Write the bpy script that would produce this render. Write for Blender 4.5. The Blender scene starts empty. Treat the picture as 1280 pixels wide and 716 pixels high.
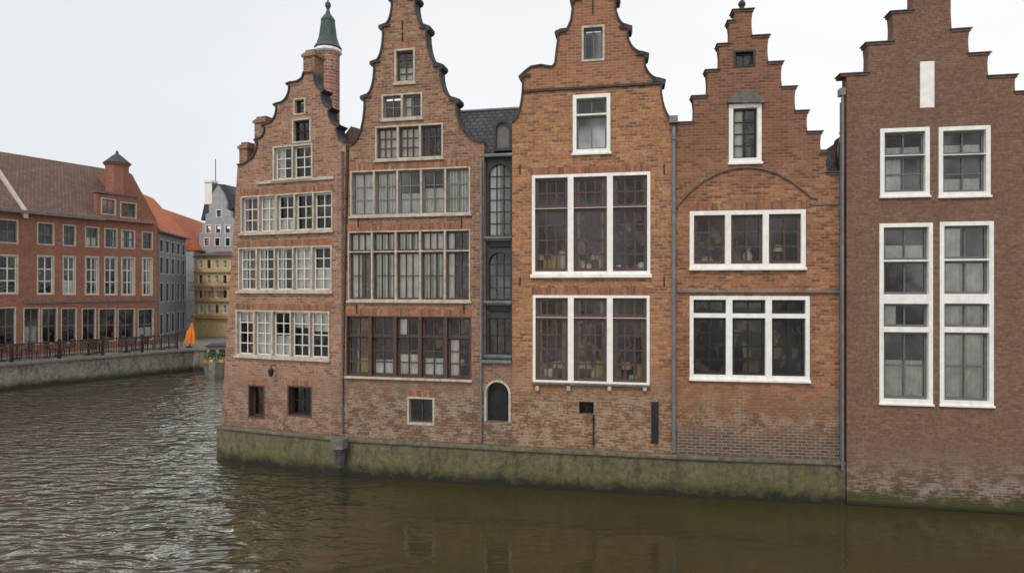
import bpy, bmesh, math, random
from mathutils import Vector
from mathutils.geometry import tessellate_polygon
random.seed(11)
scene = bpy.context.scene
COL = scene.collection
CAMZ = 5.5      # eye height above the water, metres (standing on a bridge)
FOC = 800.0     # surveyed focal length
# ------------------------------------------------------------------ materials
def newmat(name):
    m = bpy.data.materials.new(name); m.use_nodes = True
    nt = m.node_tree
    return m, nt, nt.nodes["Principled BSDF"]
def nd(nt, typ, ins=None, **props):
    n = nt.nodes.new(typ)
    for k, v in props.items(): setattr(n, k, v)
    if ins:
        for k, v in ins.items():
            if isinstance(v, bpy.types.NodeSocket): nt.links.new(v, n.inputs[k])
            else: n.inputs[k].default_value = v
    return n
def c4(c): return (c[0], c[1], c[2], 1.0)
def mixc(nt, fac, a, b, mode='MIX'):
    n = nt.nodes.new('ShaderNodeMix'); n.data_type = 'RGBA'; n.blend_type = mode
    for sock, v in ((n.inputs[0], fac), (n.inputs[6], a), (n.inputs[7], b)):
        if isinstance(v, bpy.types.NodeSocket): nt.links.new(v, sock)
        elif isinstance(v, (int, float)): sock.default_value = v
        else: sock.default_value = c4(v)
    return n.outputs[2]
def mrange(nt, v, a, b, c=0.0, d=1.0):
    n = nd(nt, 'ShaderNodeMapRange', {'Value': v, 'From Min': a, 'From Max': b, 'To Min': c, 'To Max': d})
    return n.outputs[0]
def math2(nt, op, a, b):
    n = nt.nodes.new('ShaderNodeMath'); n.operation = op
    for i, v in enumerate((a, b)):
        if isinstance(v, bpy.types.NodeSocket): nt.links.new(v, n.inputs[i])
        else: n.inputs[i].default_value = v
    return n.outputs[0]
def posn(nt):
    g = nt.nodes.new('ShaderNodeNewGeometry')
    s = nd(nt, 'ShaderNodeSeparateXYZ', {0: g.outputs['Position']})
    return g.outputs['Position'], s.outputs[2]
def noise(nt, vec, scale, detail=4.0, rough=0.55, stretch=None):
    if stretch:
        mp = nd(nt, 'ShaderNodeMapping', {'Vector': vec, 'Scale': stretch}); vec = mp.outputs[0]
    return nd(nt, 'ShaderNodeTexNoise', {'Vector': vec, 'Scale': scale, 'Detail': detail, 'Roughness': rough}).outputs[0]

def brick_mat(name, c1, c2, mortar, bw=0.22, bh=0.078, ms=0.012, stain=(0.10, 0.07, 0.055), stain_amt=0.6,
              pale_z=0.0, pale_amt=0.0, dark_above=None, dark_col=None, moss_z=None, bump=0.8, dark_low=None, pale_col=(0.38, 0.30, 0.21), odd=(0.5, 0.25)):
    m, nt, b = newmat(name)
    tc = nt.nodes.new('ShaderNodeTexCoord'); uv = tc.outputs['UV']
    pos, z = posn(nt)
    wob = noise(nt, pos, 4.0, 1.0)
    sc = math2(nt, 'MULTIPLY', math2(nt, 'SUBTRACT', wob, 0.5), 0.03)
    cb = nd(nt, 'ShaderNodeCombineXYZ', {0: sc, 1: sc})
    wv = nd(nt, 'ShaderNodeVectorMath', {0: uv, 1: cb.outputs[0]}, operation='ADD')
    def bt(a, b_, c):
        return nd(nt, 'ShaderNodeTexBrick', {'Vector': wv.outputs[0], 'Color1': c4(a), 'Color2': c4(b_), 'Mortar': c4(c),
            'Scale': 1.0, 'Mortar Size': ms, 'Mortar Smooth': 0.3, 'Bias': 0.0, 'Brick Width': bw, 'Row Height': bh})
    br = bt(c1, c2, mortar)
    rnd = nd(nt, 'ShaderNodeSeparateColor', {0: bt((0, 0, 0), (1, 1, 1), (.5, .5, .5)).outputs['Color']}).outputs[0]
    col = br.outputs['Color']
    n1 = noise(nt, pos, 14.0, 4.0, 0.7); n2 = noise(nt, pos, 1.1, 5.0, 0.65); n4 = noise(nt, pos, 2.8, 4.0, 0.7)
    col = mixc(nt, 1.0, col, mixc(nt, mrange(nt, n1, 0.28, 0.72), (0.62, 0.60, 0.58), (1.32, 1.30, 1.27)), 'MULTIPLY')
    burnt = mrange(nt, math2(nt, 'ADD', rnd, mrange(nt, n4, .3, .7, -.2, .2)), 0.78, 0.90, 0, odd[0])
    col = mixc(nt, burnt, col, stain)
    pl = mrange(nt, math2(nt, 'ADD', rnd, mrange(nt, n4, .3, .7, -.15, .15)), 0.16, 0.06, 0, odd[1])
    col = mixc(nt, pl, col, pale_col)
    col = mixc(nt, mrange(nt, n2, 0.48, 0.72, 0, stain_amt), col, stain)
    n3 = noise(nt, pos, 2.2, 4.0, 0.7, (1.6, 1.6, 0.12))
    col = mixc(nt, mrange(nt, n3, 0.52, 0.72, 0, stain_amt * 0.8), col, stain)
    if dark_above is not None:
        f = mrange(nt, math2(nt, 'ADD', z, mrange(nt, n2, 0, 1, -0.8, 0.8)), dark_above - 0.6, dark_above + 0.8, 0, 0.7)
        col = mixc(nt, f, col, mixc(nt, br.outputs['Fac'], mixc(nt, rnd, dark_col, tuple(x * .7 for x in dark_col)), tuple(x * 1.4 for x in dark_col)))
    if pale_amt > 0:
        zr_ = mrange(nt, z, pale_z, pale_z - 1.2, 0, 1)
        f2 = mrange(nt, math2(nt, 'ADD', math2(nt, 'MULTIPLY', rnd, .4), math2(nt, 'ADD', math2(nt, 'MULTIPLY', n4, .8), math2(nt, 'MULTIPLY', n1, .3))), 0.62, 0.86)
        col = mixc(nt, math2(nt, 'MULTIPLY', math2(nt, 'MULTIPLY', zr_, f2), pale_amt), col, mixc(nt, n1, tuple(x * .6 for x in pale_col), tuple(x * 1.3 for x in pale_col)))
        f3 = mrange(nt, math2(nt, 'SUBTRACT', n1, math2(nt, 'MULTIPLY', rnd, .3)), 0.34, 0.46)
        col = mixc(nt, math2(nt, 'MULTIPLY', math2(nt, 'MULTIPLY', zr_, f3), 0.7), col, (0.06, 0.04, 0.03))
        col = mixc(nt, math2(nt, 'MULTIPLY', math2(nt, 'MULTIPLY', zr_, br.outputs['Fac']), .7), col, mixc(nt, mrange(nt, n4, .47, .58), (0.075, 0.053, 0.04), (.38, .32, .25)))
    if dark_low is not None:
        f = mrange(nt, math2(nt, 'ADD', z, mrange(nt, n2, 0.3, 0.7, -0.3, 0.3)), dark_low + .2, dark_low - .3, 0, 0.85)
        col = mixc(nt, f, col, mixc(nt, br.outputs['Fac'], mixc(nt, rnd, (.16, .10, .075), (.05, .038, .034)), (.27, .225, .185)))
    if moss_z is not None:
        f = mrange(nt, math2(nt, 'ADD', z, mrange(nt, n4, 0.2, 0.8, -0.3, 0.3)), moss_z + 0.2, moss_z - 0.15, 0, .9)
        col = mixc(nt, f, col, mixc(nt, n1, (0.03, 0.036, 0.012), (0.075, 0.08, 0.028)))
        col = mixc(nt, mrange(nt, z, 0.16, 0.0), col, (0.015, 0.015, 0.01))
    nt.links.new(col, b.inputs['Base Color'])
    b.inputs['Roughness'].default_value = 0.9
    b.inputs['Specular IOR Level'].default_value = 0.2
    h = math2(nt, 'ADD', math2(nt, 'MULTIPLY', br.outputs['Fac'], -1.0), math2(nt, 'ADD', math2(nt, 'MULTIPLY', n1, 0.8), math2(nt, 'MULTIPLY', rnd, .35)))
    bp = nd(nt, 'ShaderNodeBump', {'Strength': bump, 'Distance': 0.014, 'Height': h})
    nt.links.new(bp.outputs[0], b.inputs['Normal'])
    return m

def plain_mat(name, col, rough=0.7, var=0.25, scale=6.0, metal=0.0, streak=0.0, dirt=(0.08, 0.07, 0.06), spec=0.3, bump=0.15):
    m, nt, b = newmat(name)
    pos, z = posn(nt)
    n1 = noise(nt, pos, scale, 4.0, 0.65)
    c = mixc(nt, 1.0, col, mixc(nt, mrange(nt, n1, 0.3, 0.7), (1 - var,) * 3, (1 + var * 0.6,) * 3), 'MULTIPLY')
    if streak:
        n3 = noise(nt, pos, 3.0, 4.0, 0.7, (2, 2, 0.25))
        c = mixc(nt, mrange(nt, n3, 0.5, 0.75, 0, streak), c, dirt)
    nt.links.new(c, b.inputs['Base Color'])
    b.inputs['Roughness'].default_value = rough; b.inputs['Metallic'].default_value = metal
    b.inputs['Specular IOR Level'].default_value = spec
    if bump:
        bp = nd(nt, 'ShaderNodeBump', {'Strength': bump, 'Distance': 0.02, 'Height': n1})
        nt.links.new(bp.outputs[0], b.inputs['Normal'])
    return m

def tile_mat(name, c1, c2, dark, w=0.22, h=0.28):
    m, nt, b = newmat(name)
    tc = nt.nodes.new('ShaderNodeTexCoord'); pos, z = posn(nt)
    br = nd(nt, 'ShaderNodeTexBrick', {'Vector': tc.outputs['UV'], 'Color1': c4(c1), 'Color2': c4(c2), 'Mortar': c4(dark),
            'Scale': 1.0, 'Mortar Size': 0.025, 'Mortar Smooth': 0.5, 'Brick Width': w, 'Row Height': h})
    n1 = noise(nt, pos, 1.6, 4.0, 0.7)
    col = mixc(nt, mrange(nt, n1, 0.42, 0.7, 0, 0.6), br.outputs['Color'], dark)
    nt.links.new(col, b.inputs['Base Color']); b.inputs['Roughness'].default_value = 0.8
    bp = nd(nt, 'ShaderNodeBump', {'Strength': 0.6, 'Distance': 0.03, 'Height': math2(nt, 'MULTIPLY', br.outputs['Fac'], -1.0)})
    nt.links.new(bp.outputs[0], b.inputs['Normal'])
    return m

def glass_mat(name, tint, refl, mul=1.0, wav=0.25):
    m, nt, b = newmat(name); nt.nodes.remove(b)
    pos, z = posn(nt)
    bp = nd(nt, 'ShaderNodeBump', {'Strength': wav, 'Distance': 0.03, 'Height': noise(nt, pos, 2.5, 1.0)})
    fr = nd(nt, 'ShaderNodeFresnel', {'IOR': 1.5, 'Normal': bp.outputs[0]})
    gl = nd(nt, 'ShaderNodeBsdfGlossy', {'Color': (1, 1, 1, 1), 'Roughness': 0.03, 'Normal': bp.outputs[0]})
    tr = nd(nt, 'ShaderNodeBsdfTransparent', {'Color': c4(tint)})
    f = math2(nt, 'ADD', math2(nt, 'MULTIPLY', fr.outputs[0], mul), math2(nt, 'MULTIPLY', mrange(nt, noise(nt, pos, .7, 2.0), .4, .6), refl))
    mx = nd(nt, 'ShaderNodeMixShader', {0: f, 1: tr.outputs[0], 2: gl.outputs[0]})
    nt.links.new(mx.outputs[0], nt.nodes['Material Output'].inputs[0])
    return m

def quay_mat(name, base, moss, mz, amt=0.0):
    m, nt, b = newmat(name)
    pos, z = posn(nt)
    n1 = noise(nt, pos, 7.0, 5.0, 0.75); n2 = noise(nt, pos, 0.9, 5.0, 0.7); n3 = noise(nt, pos, 2.0, 5.0, 0.75, (1.6, 1.6, 0.6)); n5 = noise(nt, pos, 3.0, 5.0, .75)
    col = mixc(nt, mrange(nt, n1, 0.3, 0.7), tuple(x * 0.5 for x in base), tuple(x * 1.4 for x in base))
    f = math2(nt, 'ADD', mrange(nt, z, mz, 0.1, amt, 0.75 + amt), math2(nt, 'ADD', mrange(nt, n2, 0.3, 0.7, -0.4, 0.4), mrange(nt, n5, .3, .7, -.4, .4)))
    f = nd(nt, 'ShaderNodeClamp', {0: f}).outputs[0]
    mo = mixc(nt, n1, tuple(x * 0.35 for x in moss), tuple(x * 1.6 for x in moss))
    col = mixc(nt, f, col, mo)
    col = mixc(nt, mrange(nt, n3, 0.48, 0.66, 0, 0.75), col, (0.04, 0.034, 0.018))
    w = math2(nt, 'ADD', z, mrange(nt, n5, 0.3, 0.7, -0.15, 0.15))
    col = mixc(nt, mrange(nt, w, 0.42, 0.10), col, (0.012, 0.011, 0.006))
    nt.links.new(col, b.inputs['Base Color']); b.inputs['Roughness'].default_value = 0.85
    bp = nd(nt, 'ShaderNodeBump', {'Strength': 0.7, 'Distance': 0.05, 'Height': n1})
    nt.links.new(bp.outputs[0], b.inputs['Normal'])
    return m

M = {}
M['b1'] = brick_mat('pink_brick', (0.41, 0.21, 0.143), (0.26, 0.13, 0.088), (0.34, 0.26, 0.20), pale_z=3.1, pale_amt=0.25, stain_amt=0.35)
M['b2'] = brick_mat('brown_brick', (0.36, 0.185, 0.115), (0.20, 0.10, 0.068), (0.30, 0.23, 0.175), pale_z=3.4, pale_amt=0.45, stain_amt=0.4)
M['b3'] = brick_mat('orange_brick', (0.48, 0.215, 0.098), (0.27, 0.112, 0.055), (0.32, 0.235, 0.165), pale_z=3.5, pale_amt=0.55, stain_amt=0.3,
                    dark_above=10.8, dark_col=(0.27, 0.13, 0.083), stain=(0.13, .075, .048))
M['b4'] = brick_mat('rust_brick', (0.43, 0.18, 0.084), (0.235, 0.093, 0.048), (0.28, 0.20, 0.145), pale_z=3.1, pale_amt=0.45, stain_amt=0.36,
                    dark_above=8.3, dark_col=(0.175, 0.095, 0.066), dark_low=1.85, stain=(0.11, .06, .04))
M['b5'] = brick_mat('muted_brown_brick', (0.23, 0.131, 0.092), (0.178, 0.10, 0.07), (0.195, 0.128, 0.093), bw=0.2, bh=0.065, ms=0.008, pale_z=1.7,
                    pale_amt=0.65, moss_z=0.34, stain_amt=0.25, stain=(0.135, 0.08, 0.058), odd=(.2, .05), pale_col=(.28, .245, .205))
M['bl'] = brick_mat('coral_brick', (0.30, 0.125, 0.086), (0.24, 0.097, 0.067), (0.28, 0.15, 0.11), stain_amt=0.3, bump=0.2, odd=(.2, .1))
M['lint'] = brick_mat('soldier_course', (0.36, 0.155, 0.085), (0.25, 0.10, 0.06), (0.25, 0.18, 0.13), bw=.078, bh=4.0, ms=.009, stain_amt=.3)
M['tur'] = brick_mat('turret_brick', (0.36, 0.15, 0.115), (0.22, 0.09, 0.075), (0.42, 0.33, 0.28), bw=0.3, bh=0.12, ms=0.02)
M['yel'] = brick_mat('ochre_brick', (0.66, 0.48, 0.25), (0.55, 0.39, 0.19), (0.55, 0.43, 0.26), stain_amt=0.3, bump=0.2, stain=(.34, .23, .12))
M['stone'] = plain_mat('beige_stone', (0.47, 0.41, 0.335), 0.8, 0.35, 8.0, streak=0.55, dirt=(0.20, 0.16, 0.125))
M['white'] = plain_mat('white_paint', (0.80, 0.78, 0.74), 0.5, 0.12, 5.0, streak=0.35, dirt=(0.42, 0.38, 0.32))
M['sashw'] = plain_mat('cream_sash_paint', (0.66, 0.63, 0.58), 0.5, 0.15, 9.0)
M['sashd'] = plain_mat('dark_brown_sash', (0.085, 0.05, 0.038), 0.45, 0.3, 9.0)
M['sashk'] = plain_mat('black_sash', (0.024, 0.021, 0.021), 0.4, 0.3, 9.0)
M['sashr'] = plain_mat('weathered_brown_wood', (0.085, 0.052, 0.04), 0.55, 0.35, 9.0)
M['sashg'] = plain_mat('grey_sash', (0.13, 0.127, 0.128), 0.5, 0.2, 9.0)
M['sasho'] = plain_mat('olive_grey_sash', (0.17, 0.155, 0.13), 0.5, 0.2, 9.0)
M['cope'] = plain_mat('dark_coping_stone', (0.055, 0.052, 0.05), 0.8, 0.5, 7.0, streak=0.4, dirt=(0.15, 0.14, 0.12))
M['cope2'] = plain_mat('grey_coping_stone', (0.15, 0.132, 0.118), 0.8, 0.4, 7.0, streak=0.3)
M['cope3'] = plain_mat('brick_edge_coping', (0.12, 0.08, 0.064), 0.85, 0.4, 7.0, streak=0.3)
M['lead'] = plain_mat('grey_lead', (0.155, 0.16, 0.16), 0.5, 0.3, 4.0, metal=0.2)
M['pipe'] = plain_mat('zinc_pipe', (0.19, 0.195, 0.195), 0.45, 0.25, 5.0, metal=0.4)
M['iron'] = plain_mat('black_iron', (0.018, 0.018, 0.02), 0.5, 0.3, 9.0)
M['copper'] = plain_mat('grey_green_copper', (0.055, 0.082, 0.082), 0.6, 0.35, 6.0)
M['panel'] = plain_mat('dark_grey_panel', (0.042, 0.042, 0.043), 0.5, 0.35, 6.0)
M['doorp'] = plain_mat('black_green_door', (0.014, 0.019, 0.02), 0.4, 0.35, 6.0)
M['tile_d'] = tile_mat('dark_roof_tile', (0.14, 0.055, 0.04), (0.09, 0.04, 0.03), (0.03, 0.02, 0.018))
M['tile_b'] = tile_mat('brown_roof_tile', (0.195, 0.10, 0.078), (0.13, 0.07, 0.056), (0.055, 0.036, 0.03))
M['tile_o'] = tile_mat('orange_roof_tile', (0.62, 0.17, 0.06), (0.48, 0.12, 0.04), (0.22, 0.06, 0.03))
M['slate'] = tile_mat('grey_slate', (0.075, 0.08, 0.085), (0.05, 0.055, 0.06), (0.025, 0.027, 0.03), 0.2, 0.16)
M['grey'] = plain_mat('grey_render', (0.19, 0.195, 0.205), 0.8, 0.2, 3.0, streak=0.3)
M['lgrey'] = plain_mat('pale_grey_render', (0.35, 0.36, 0.37), 0.8, 0.2, 3.0, streak=0.3)
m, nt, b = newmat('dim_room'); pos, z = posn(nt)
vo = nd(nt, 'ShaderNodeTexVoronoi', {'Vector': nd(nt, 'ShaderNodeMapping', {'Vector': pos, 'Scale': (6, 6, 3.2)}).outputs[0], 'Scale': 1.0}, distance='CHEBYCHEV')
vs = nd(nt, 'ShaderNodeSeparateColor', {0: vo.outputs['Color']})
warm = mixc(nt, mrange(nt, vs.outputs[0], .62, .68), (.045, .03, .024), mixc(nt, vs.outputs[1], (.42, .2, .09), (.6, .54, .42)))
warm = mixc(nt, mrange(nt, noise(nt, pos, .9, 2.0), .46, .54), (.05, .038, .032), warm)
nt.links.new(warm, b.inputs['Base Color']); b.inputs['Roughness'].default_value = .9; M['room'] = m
M['curt'] = plain_mat('pale_curtain', (0.74, 0.72, 0.67), 0.9, 0.25, 4.0)
M['curtr'] = plain_mat('dusty_brown_curtain', (0.30, 0.21, 0.17), 0.9, 0.25, 4.0)
M['blind'] = plain_mat('olive_blind', (0.70, 0.70, 0.60), 0.9, 0.25, 4.0)
M['glass'] = glass_mat('window_glass', (0.94, 0.95, 0.94), 0.03, 0.9)
M['glassm'] = glass_mat('reflecting_window_glass', (0.86, 0.88, 0.88), 0.08, 1.0)
M['glassb'] = glass_mat('bluish_window_glass', (0.5, 0.58, 0.66), 0.3, 1.5)
M['quay'] = quay_mat('mossy_concrete', (0.14, 0.115, 0.075), (0.10, 0.10, 0.03), 1.25, .12)
M['quaytop'] = plain_mat('worn_coping_concrete', (0.15, 0.13, 0.092), 0.85, 0.5, 5.0, streak=0.8, dirt=(0.06, 0.06, 0.025))
M['quayf'] = quay_mat('grey_quay_stone', (0.20, 0.185, 0.155), (0.09, 0.09, 0.05), 0.6)
M['pave'] = plain_mat('paving', (0.17, 0.16, 0.145), 0.9, 0.3, 1.5)
M['foam'] = plain_mat('orange_canvas', (0.75, 0.22, 0.03), 0.8, 0.15, 5.0)
M['leaf'] = plain_mat('leaf_green', (0.05, 0.10, 0.03), 0.7, 0.5, 20.0)
M['terra'] = plain_mat('terracotta', (0.42, 0.16, 0.08), 0.8, 0.2, 10.0)
M['hull'] = plain_mat('weathered_grey_hull', (0.17, 0.165, 0.14), 0.6, 0.5, 4.0, streak=0.6, dirt=(.08, .05, .03))
M['tan'] = plain_mat('tan_timber', (0.40, 0.27, 0.14), 0.7, 0.3, 6.0)
M['wood'] = plain_mat('weathered_boards', (0.30, 0.26, 0.2), 0.8, 0.3, 8.0, streak=.4)
for nme, c in (('red', (0.45, 0.06, 0.045)), ('yellow', (0.55, 0.38, 0.08)), ('blue', (0.10, 0.16, 0.32)), ('cream', (0.7, 0.62, 0.48)),
               ('amber', (0.55, 0.22, 0.06)), ('pink', (0.55, 0.22, 0.28)), ('brownw', (0.16, 0.08, 0.045)), ('paper', (.8, .78, .75))):
    M[nme] = plain_mat(nme + '_paint', c, 0.5, 0.2, 8.0)

# ------------------------------------------------------------------ mesh builder
class MB:
    def __init__(s): s.v = []; s.f = []
    def add(s, v, f):
        o = len(s.v); s.v += [tuple(p) for p in v]; s.f += [tuple(i + o for i in q) for q in f]; return s
    def box(s, x0, x1, y0, y1, z0, z1):
        v = [(x, y, z) for x in (x0, x1) for y in (y0, y1) for z in (z0, z1)]
        return s.add(v, [(0, 1, 3, 2), (4, 6, 7, 5), (0, 4, 5, 1), (2, 3, 7, 6), (0, 2, 6, 4), (1, 5, 7, 3)])
    def _ext(s, loops, fn, a, b):
        flat = [p for l in loops for p in l]; n = len(flat)
        tris = tessellate_polygon([[Vector((p[0], p[1], 0)) for p in l] for l in loops])
        v = [fn(p, a) for p in flat] + [fn(p, b) for p in flat]
        f = [tuple(t) for t in tris] + [tuple(i + n for i in reversed(t)) for t in tris]
        o = 0
        for l in loops:
            k = len(l)
            for i in range(k):
                j = (i + 1) % k; f.append((o + i, o + j, o + j + n, o + i + n))
            o += k
        return s.add(v, f)
    def poly(s, loops, y0, y1): return s._ext(loops, lambda p, t: (p[0], t, p[1]), y0, y1)
    def polyxy(s, loops, z0, z1): return s._ext(loops, lambda p, t: (p[0], p[1], t), z0, z1)
    def lathe(s, cx, cy, prof, seg=16):
        v = []; f = []
        for r, z in prof:
            for i in range(seg):
                a = 2 * math.pi * i / seg; v.append((cx + r * math.cos(a), cy + r * math.sin(a), z))
        for k in range(len(prof) - 1):
            for i in range(seg):
                j = (i + 1) % seg; f.append((k * seg + i, k * seg + j, (k + 1) * seg + j, (k + 1) * seg + i))
        f.append(tuple(range(seg))); f.append(tuple((len(prof) - 1) * seg + i for i in range(seg)))
        return s.add(v, f)
    def tube(s, a, b, r, seg=8):
        a = Vector(a); b = Vector(b); d = (b - a).normalized()
        u = d.orthogonal().normalized(); w = d.cross(u); v = []
        for p in (a, b):
            for i in range(seg):
                t = 2 * math.pi * i / seg; v.append(p + r * (math.cos(t) * u + math.sin(t) * w))
        f = [(i, (i + 1) % seg, seg + (i + 1) % seg, seg + i) for i in range(seg)]
        f += [tuple(range(seg)), tuple(range(seg, 2 * seg))]
        return s.add(v, f)
    def ribbon(s, pts, t_out, t_in, y0, y1):
        P = [Vector(p) for p in pts]; nrm = []
        for i in range(len(P) - 1):
            d = (P[i + 1] - P[i]).normalized(); nrm.append(Vector((-d.y, d.x)))
        off = []
        for i in range(len(P)):
            if i == 0: m = nrm[0]
            elif i == len(P) - 1: m = nrm[-1]
            else:
                m = (nrm[i - 1] + nrm[i]) / max(0.5, 1 + nrm[i - 1].dot(nrm[i]))
            off.append(m)
        o = [P[i] + off[i] * t_out for i in range(len(P))]; n = [P[i] - off[i] * t_in for i in range(len(P))]
        for i in range(len(P) - 1):
            a, b, c, d = o[i], o[i + 1], n[i + 1], n[i]
            v = [(p.x, y, p.y) for y in (y0, y1) for p in (a, b, c, d)]
            f = [(0, 1, 2, 3), (7, 6, 5, 4), (0, 4, 5, 1), (3, 2, 6, 7)]
            if i == 0: f.append((0, 3, 7, 4))
            if i == len(P) - 2: f.append((1, 5, 6, 2))
            s.add(v, f)
        return s
    def build(s, name, mat, parent=None, smooth=False, loc=(0, 0, 0), bevel=0.0):
        me = bpy.data.meshes.new(name)
        L = Vector(loc)
        me.from_pydata([Vector(p) - L for p in s.v], [], s.f)
        bm = bmesh.new(); bm.from_mesh(me)
        bmesh.ops.remove_doubles(bm, verts=bm.verts, dist=0.00005)
        bmesh.ops.recalc_face_normals(bm, faces=bm.faces)
        bm.normal_update()
        if name == 'glass':     # panes face the street so the reflection is computed from the air side
            for f in bm.faces:
                if f.normal.y > 0: f.normal_flip()
        uvl = bm.loops.layers.uv.new('UVMap')
        for f in bm.faces:
            n = f.normal
            if abs(n.z) > 0.97:
                for l in f.loops: l[uvl].uv = (l.vert.co.x + L.x, l.vert.co.y + L.y)
            else:
                h = max(1e-5, math.hypot(n.x, n.y)); tx, ty = -n.y / h, n.x / h
                for l in f.loops:
                    c = l.vert.co + L
                    l[uvl].uv = (c.x * tx + c.y * ty, c.z / h)
            f.smooth = smooth
        bm.to_mesh(me); bm.free()
        me.materials.append(mat)
        o = bpy.data.objects.new(name, me); COL.objects.link(o); o.location = loc
        if parent: o.parent = parent
        if bevel:
            bv = o.modifiers.new('edge', 'BEVEL'); bv.width = bevel; bv.segments = 2; bv.limit_method = 'ANGLE'
        return o

def tag(o, label, cat, group=None, kind=None):
    o['label'] = label; o['category'] = cat
    if group: o['group'] = group
    if kind: o['kind'] = kind
    return o
def empty(name, loc=(0, 0, 0), rz=0.0):
    e = bpy.data.objects.new(name, None); COL.objects.link(e); e.location = loc; e.rotation_euler = (0, 0, rz); e.empty_display_size = 0.3
    return e

# ------------------------------------------------------------------ facade frames
class House:
    """A facade standing on a plan line from pl to pr. Local x runs along the wall, y goes into the house, z is up.
    at(): survey sighting from the camera station intersected with the real facade plane -> (metres along wall, height)."""
    def __init__(s, name, pl, pr, label, cat='house'):
        s.p = Vector(pl); s.q = Vector(pr); s.d = (s.q - s.p).normalized(); s.n = Vector((s.d.y, -s.d.x)); s.w = (s.q - s.p).length
        s.root = empty(name, (pl[0], pl[1], 0), math.atan2(s.d.y, s.d.x)); tag(s.root, label, cat); s.holes = []; s.backext = (.12, .12)
    def at(s, px, py, y=0.0):
        r = Vector(((px - 640) / FOC, 1.0)); p = s.p - s.n * y
        t = p.dot(s.n) / r.dot(s.n)
        return ((r * t - s.p).dot(s.d), CAMZ - t * (py - 358) / FOC)
    def rect(s, R, y=0.0):
        x0, y0, x1, y1 = R; xm = (x0 + x1) / 2; ym = (y0 + y1) / 2
        return s.at(x0, ym, y)[0], s.at(x1, ym, y)[0], s.at(xm, y1, y)[1], s.at(xm, y0, y)[1]
    def world(s, u, y, z):
        p = s.p + s.d * u - s.n * y
        return (p.x, p.y, z)

def rloop(u0, u1, z0, z1): return [(u0, z0), (u1, z0), (u1, z1), (u0, z1)]

def curtain(par, u0, u1, z0, z1, y, kind):
    mb = MB(); mat = 'curt'
    def panel(a, b, zb, zt, amp=0.02, pitch=0.045):
        n = max(4, int((b - a) / pitch)); v = []; f = []
        for i in range(n + 1):
            u = a + (b - a) * i / n; yy = y + amp * (1 if i % 2 else -1) * random.uniform(0.6, 1)
            v += [(u, yy, zb), (u, yy, zt)]
        for i in range(n): f.append((2 * i, 2 * i + 2, 2 * i + 3, 2 * i + 1))
        mb.add(v, f)
    w = u1 - u0; h = z1 - z0
    if kind == 'net': panel(u0, u1, z0, z1)
    elif kind == 'half': panel(u0, u1, z0, z0 + h * random.uniform(.35, .62))
    elif kind == 'sides':
        k = random.uniform(.15, .32); panel(u0, u0 + w * k, z0, z1); panel(u1 - w * k, u1, z0, z1)
    elif kind == 'pink':
        mat = 'curtr'; k = random.uniform(.08, .18); panel(u0, u0 + w * k, z0, z1); panel(u1 - w * k, u1, z0, z1)
    elif kind == 'one': panel(u0, u0 + w * random.uniform(.25, .5), z0, z1)
    elif kind == 'top': panel(u0, u1, z1 - h * random.uniform(.2, .45), z1)
    elif kind == 'blind':
        mat = 'blind'; n = int(w / 0.085)
        for i in range(n):
            u = u0 + w * (i + 0.5) / n; zb = z0 + random.uniform(0, .02)
            mb.add([(u - 0.032, y, zb), (u + 0.028, y + 0.02, zb), (u + 0.028, y + 0.02, z1), (u - 0.032, y, z1)], [(0, 1, 2, 3)])
    mb.build('curtain', M[mat], par)

def light(H, u0, u1, z0, z1, grid, sash, glass, y, fr=0.05, bar=0.028, curt=None):
    nx, ny = grid; a0, a1, b0, b1 = u0 + fr, u1 - fr, z0 + fr, z1 - fr
    loops = [rloop(u0 - .003, u1 + .003, z0 - .003, z1 + .003)]
    cw = (a1 - a0 + bar) / nx; ch = (b1 - b0 + bar) / ny
    for i in range(nx):
        for j in range(ny):
            loops.append(rloop(a0 + i * cw, a0 + i * cw + cw - bar, b0 + j * ch, b0 + j * ch + ch - bar))
    wob = random.uniform(-0.004, 0.004)
    w = MB().poly(loops, y + wob, y + 0.05 + wob).build('window', M[sash], H.root, loc=(u0, y, z0))
    t = random.uniform(-.006, .006); t2 = random.uniform(-.006, .006)
    MB().add([(0, .027 + t, 0), (u1 - u0, .027 - t + t2, 0), (u1 - u0, .027 - t, z1 - z0), (0, .027 + t - t2, z1 - z0)], [(0, 1, 2), (0, 2, 3)]).build('glass', M[glass], w)
    if curt: curtain(w, fr * .5, u1 - u0 - fr * .5, 0.02, z1 - z0 - 0.02, 0.085, curt)
    return w

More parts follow.
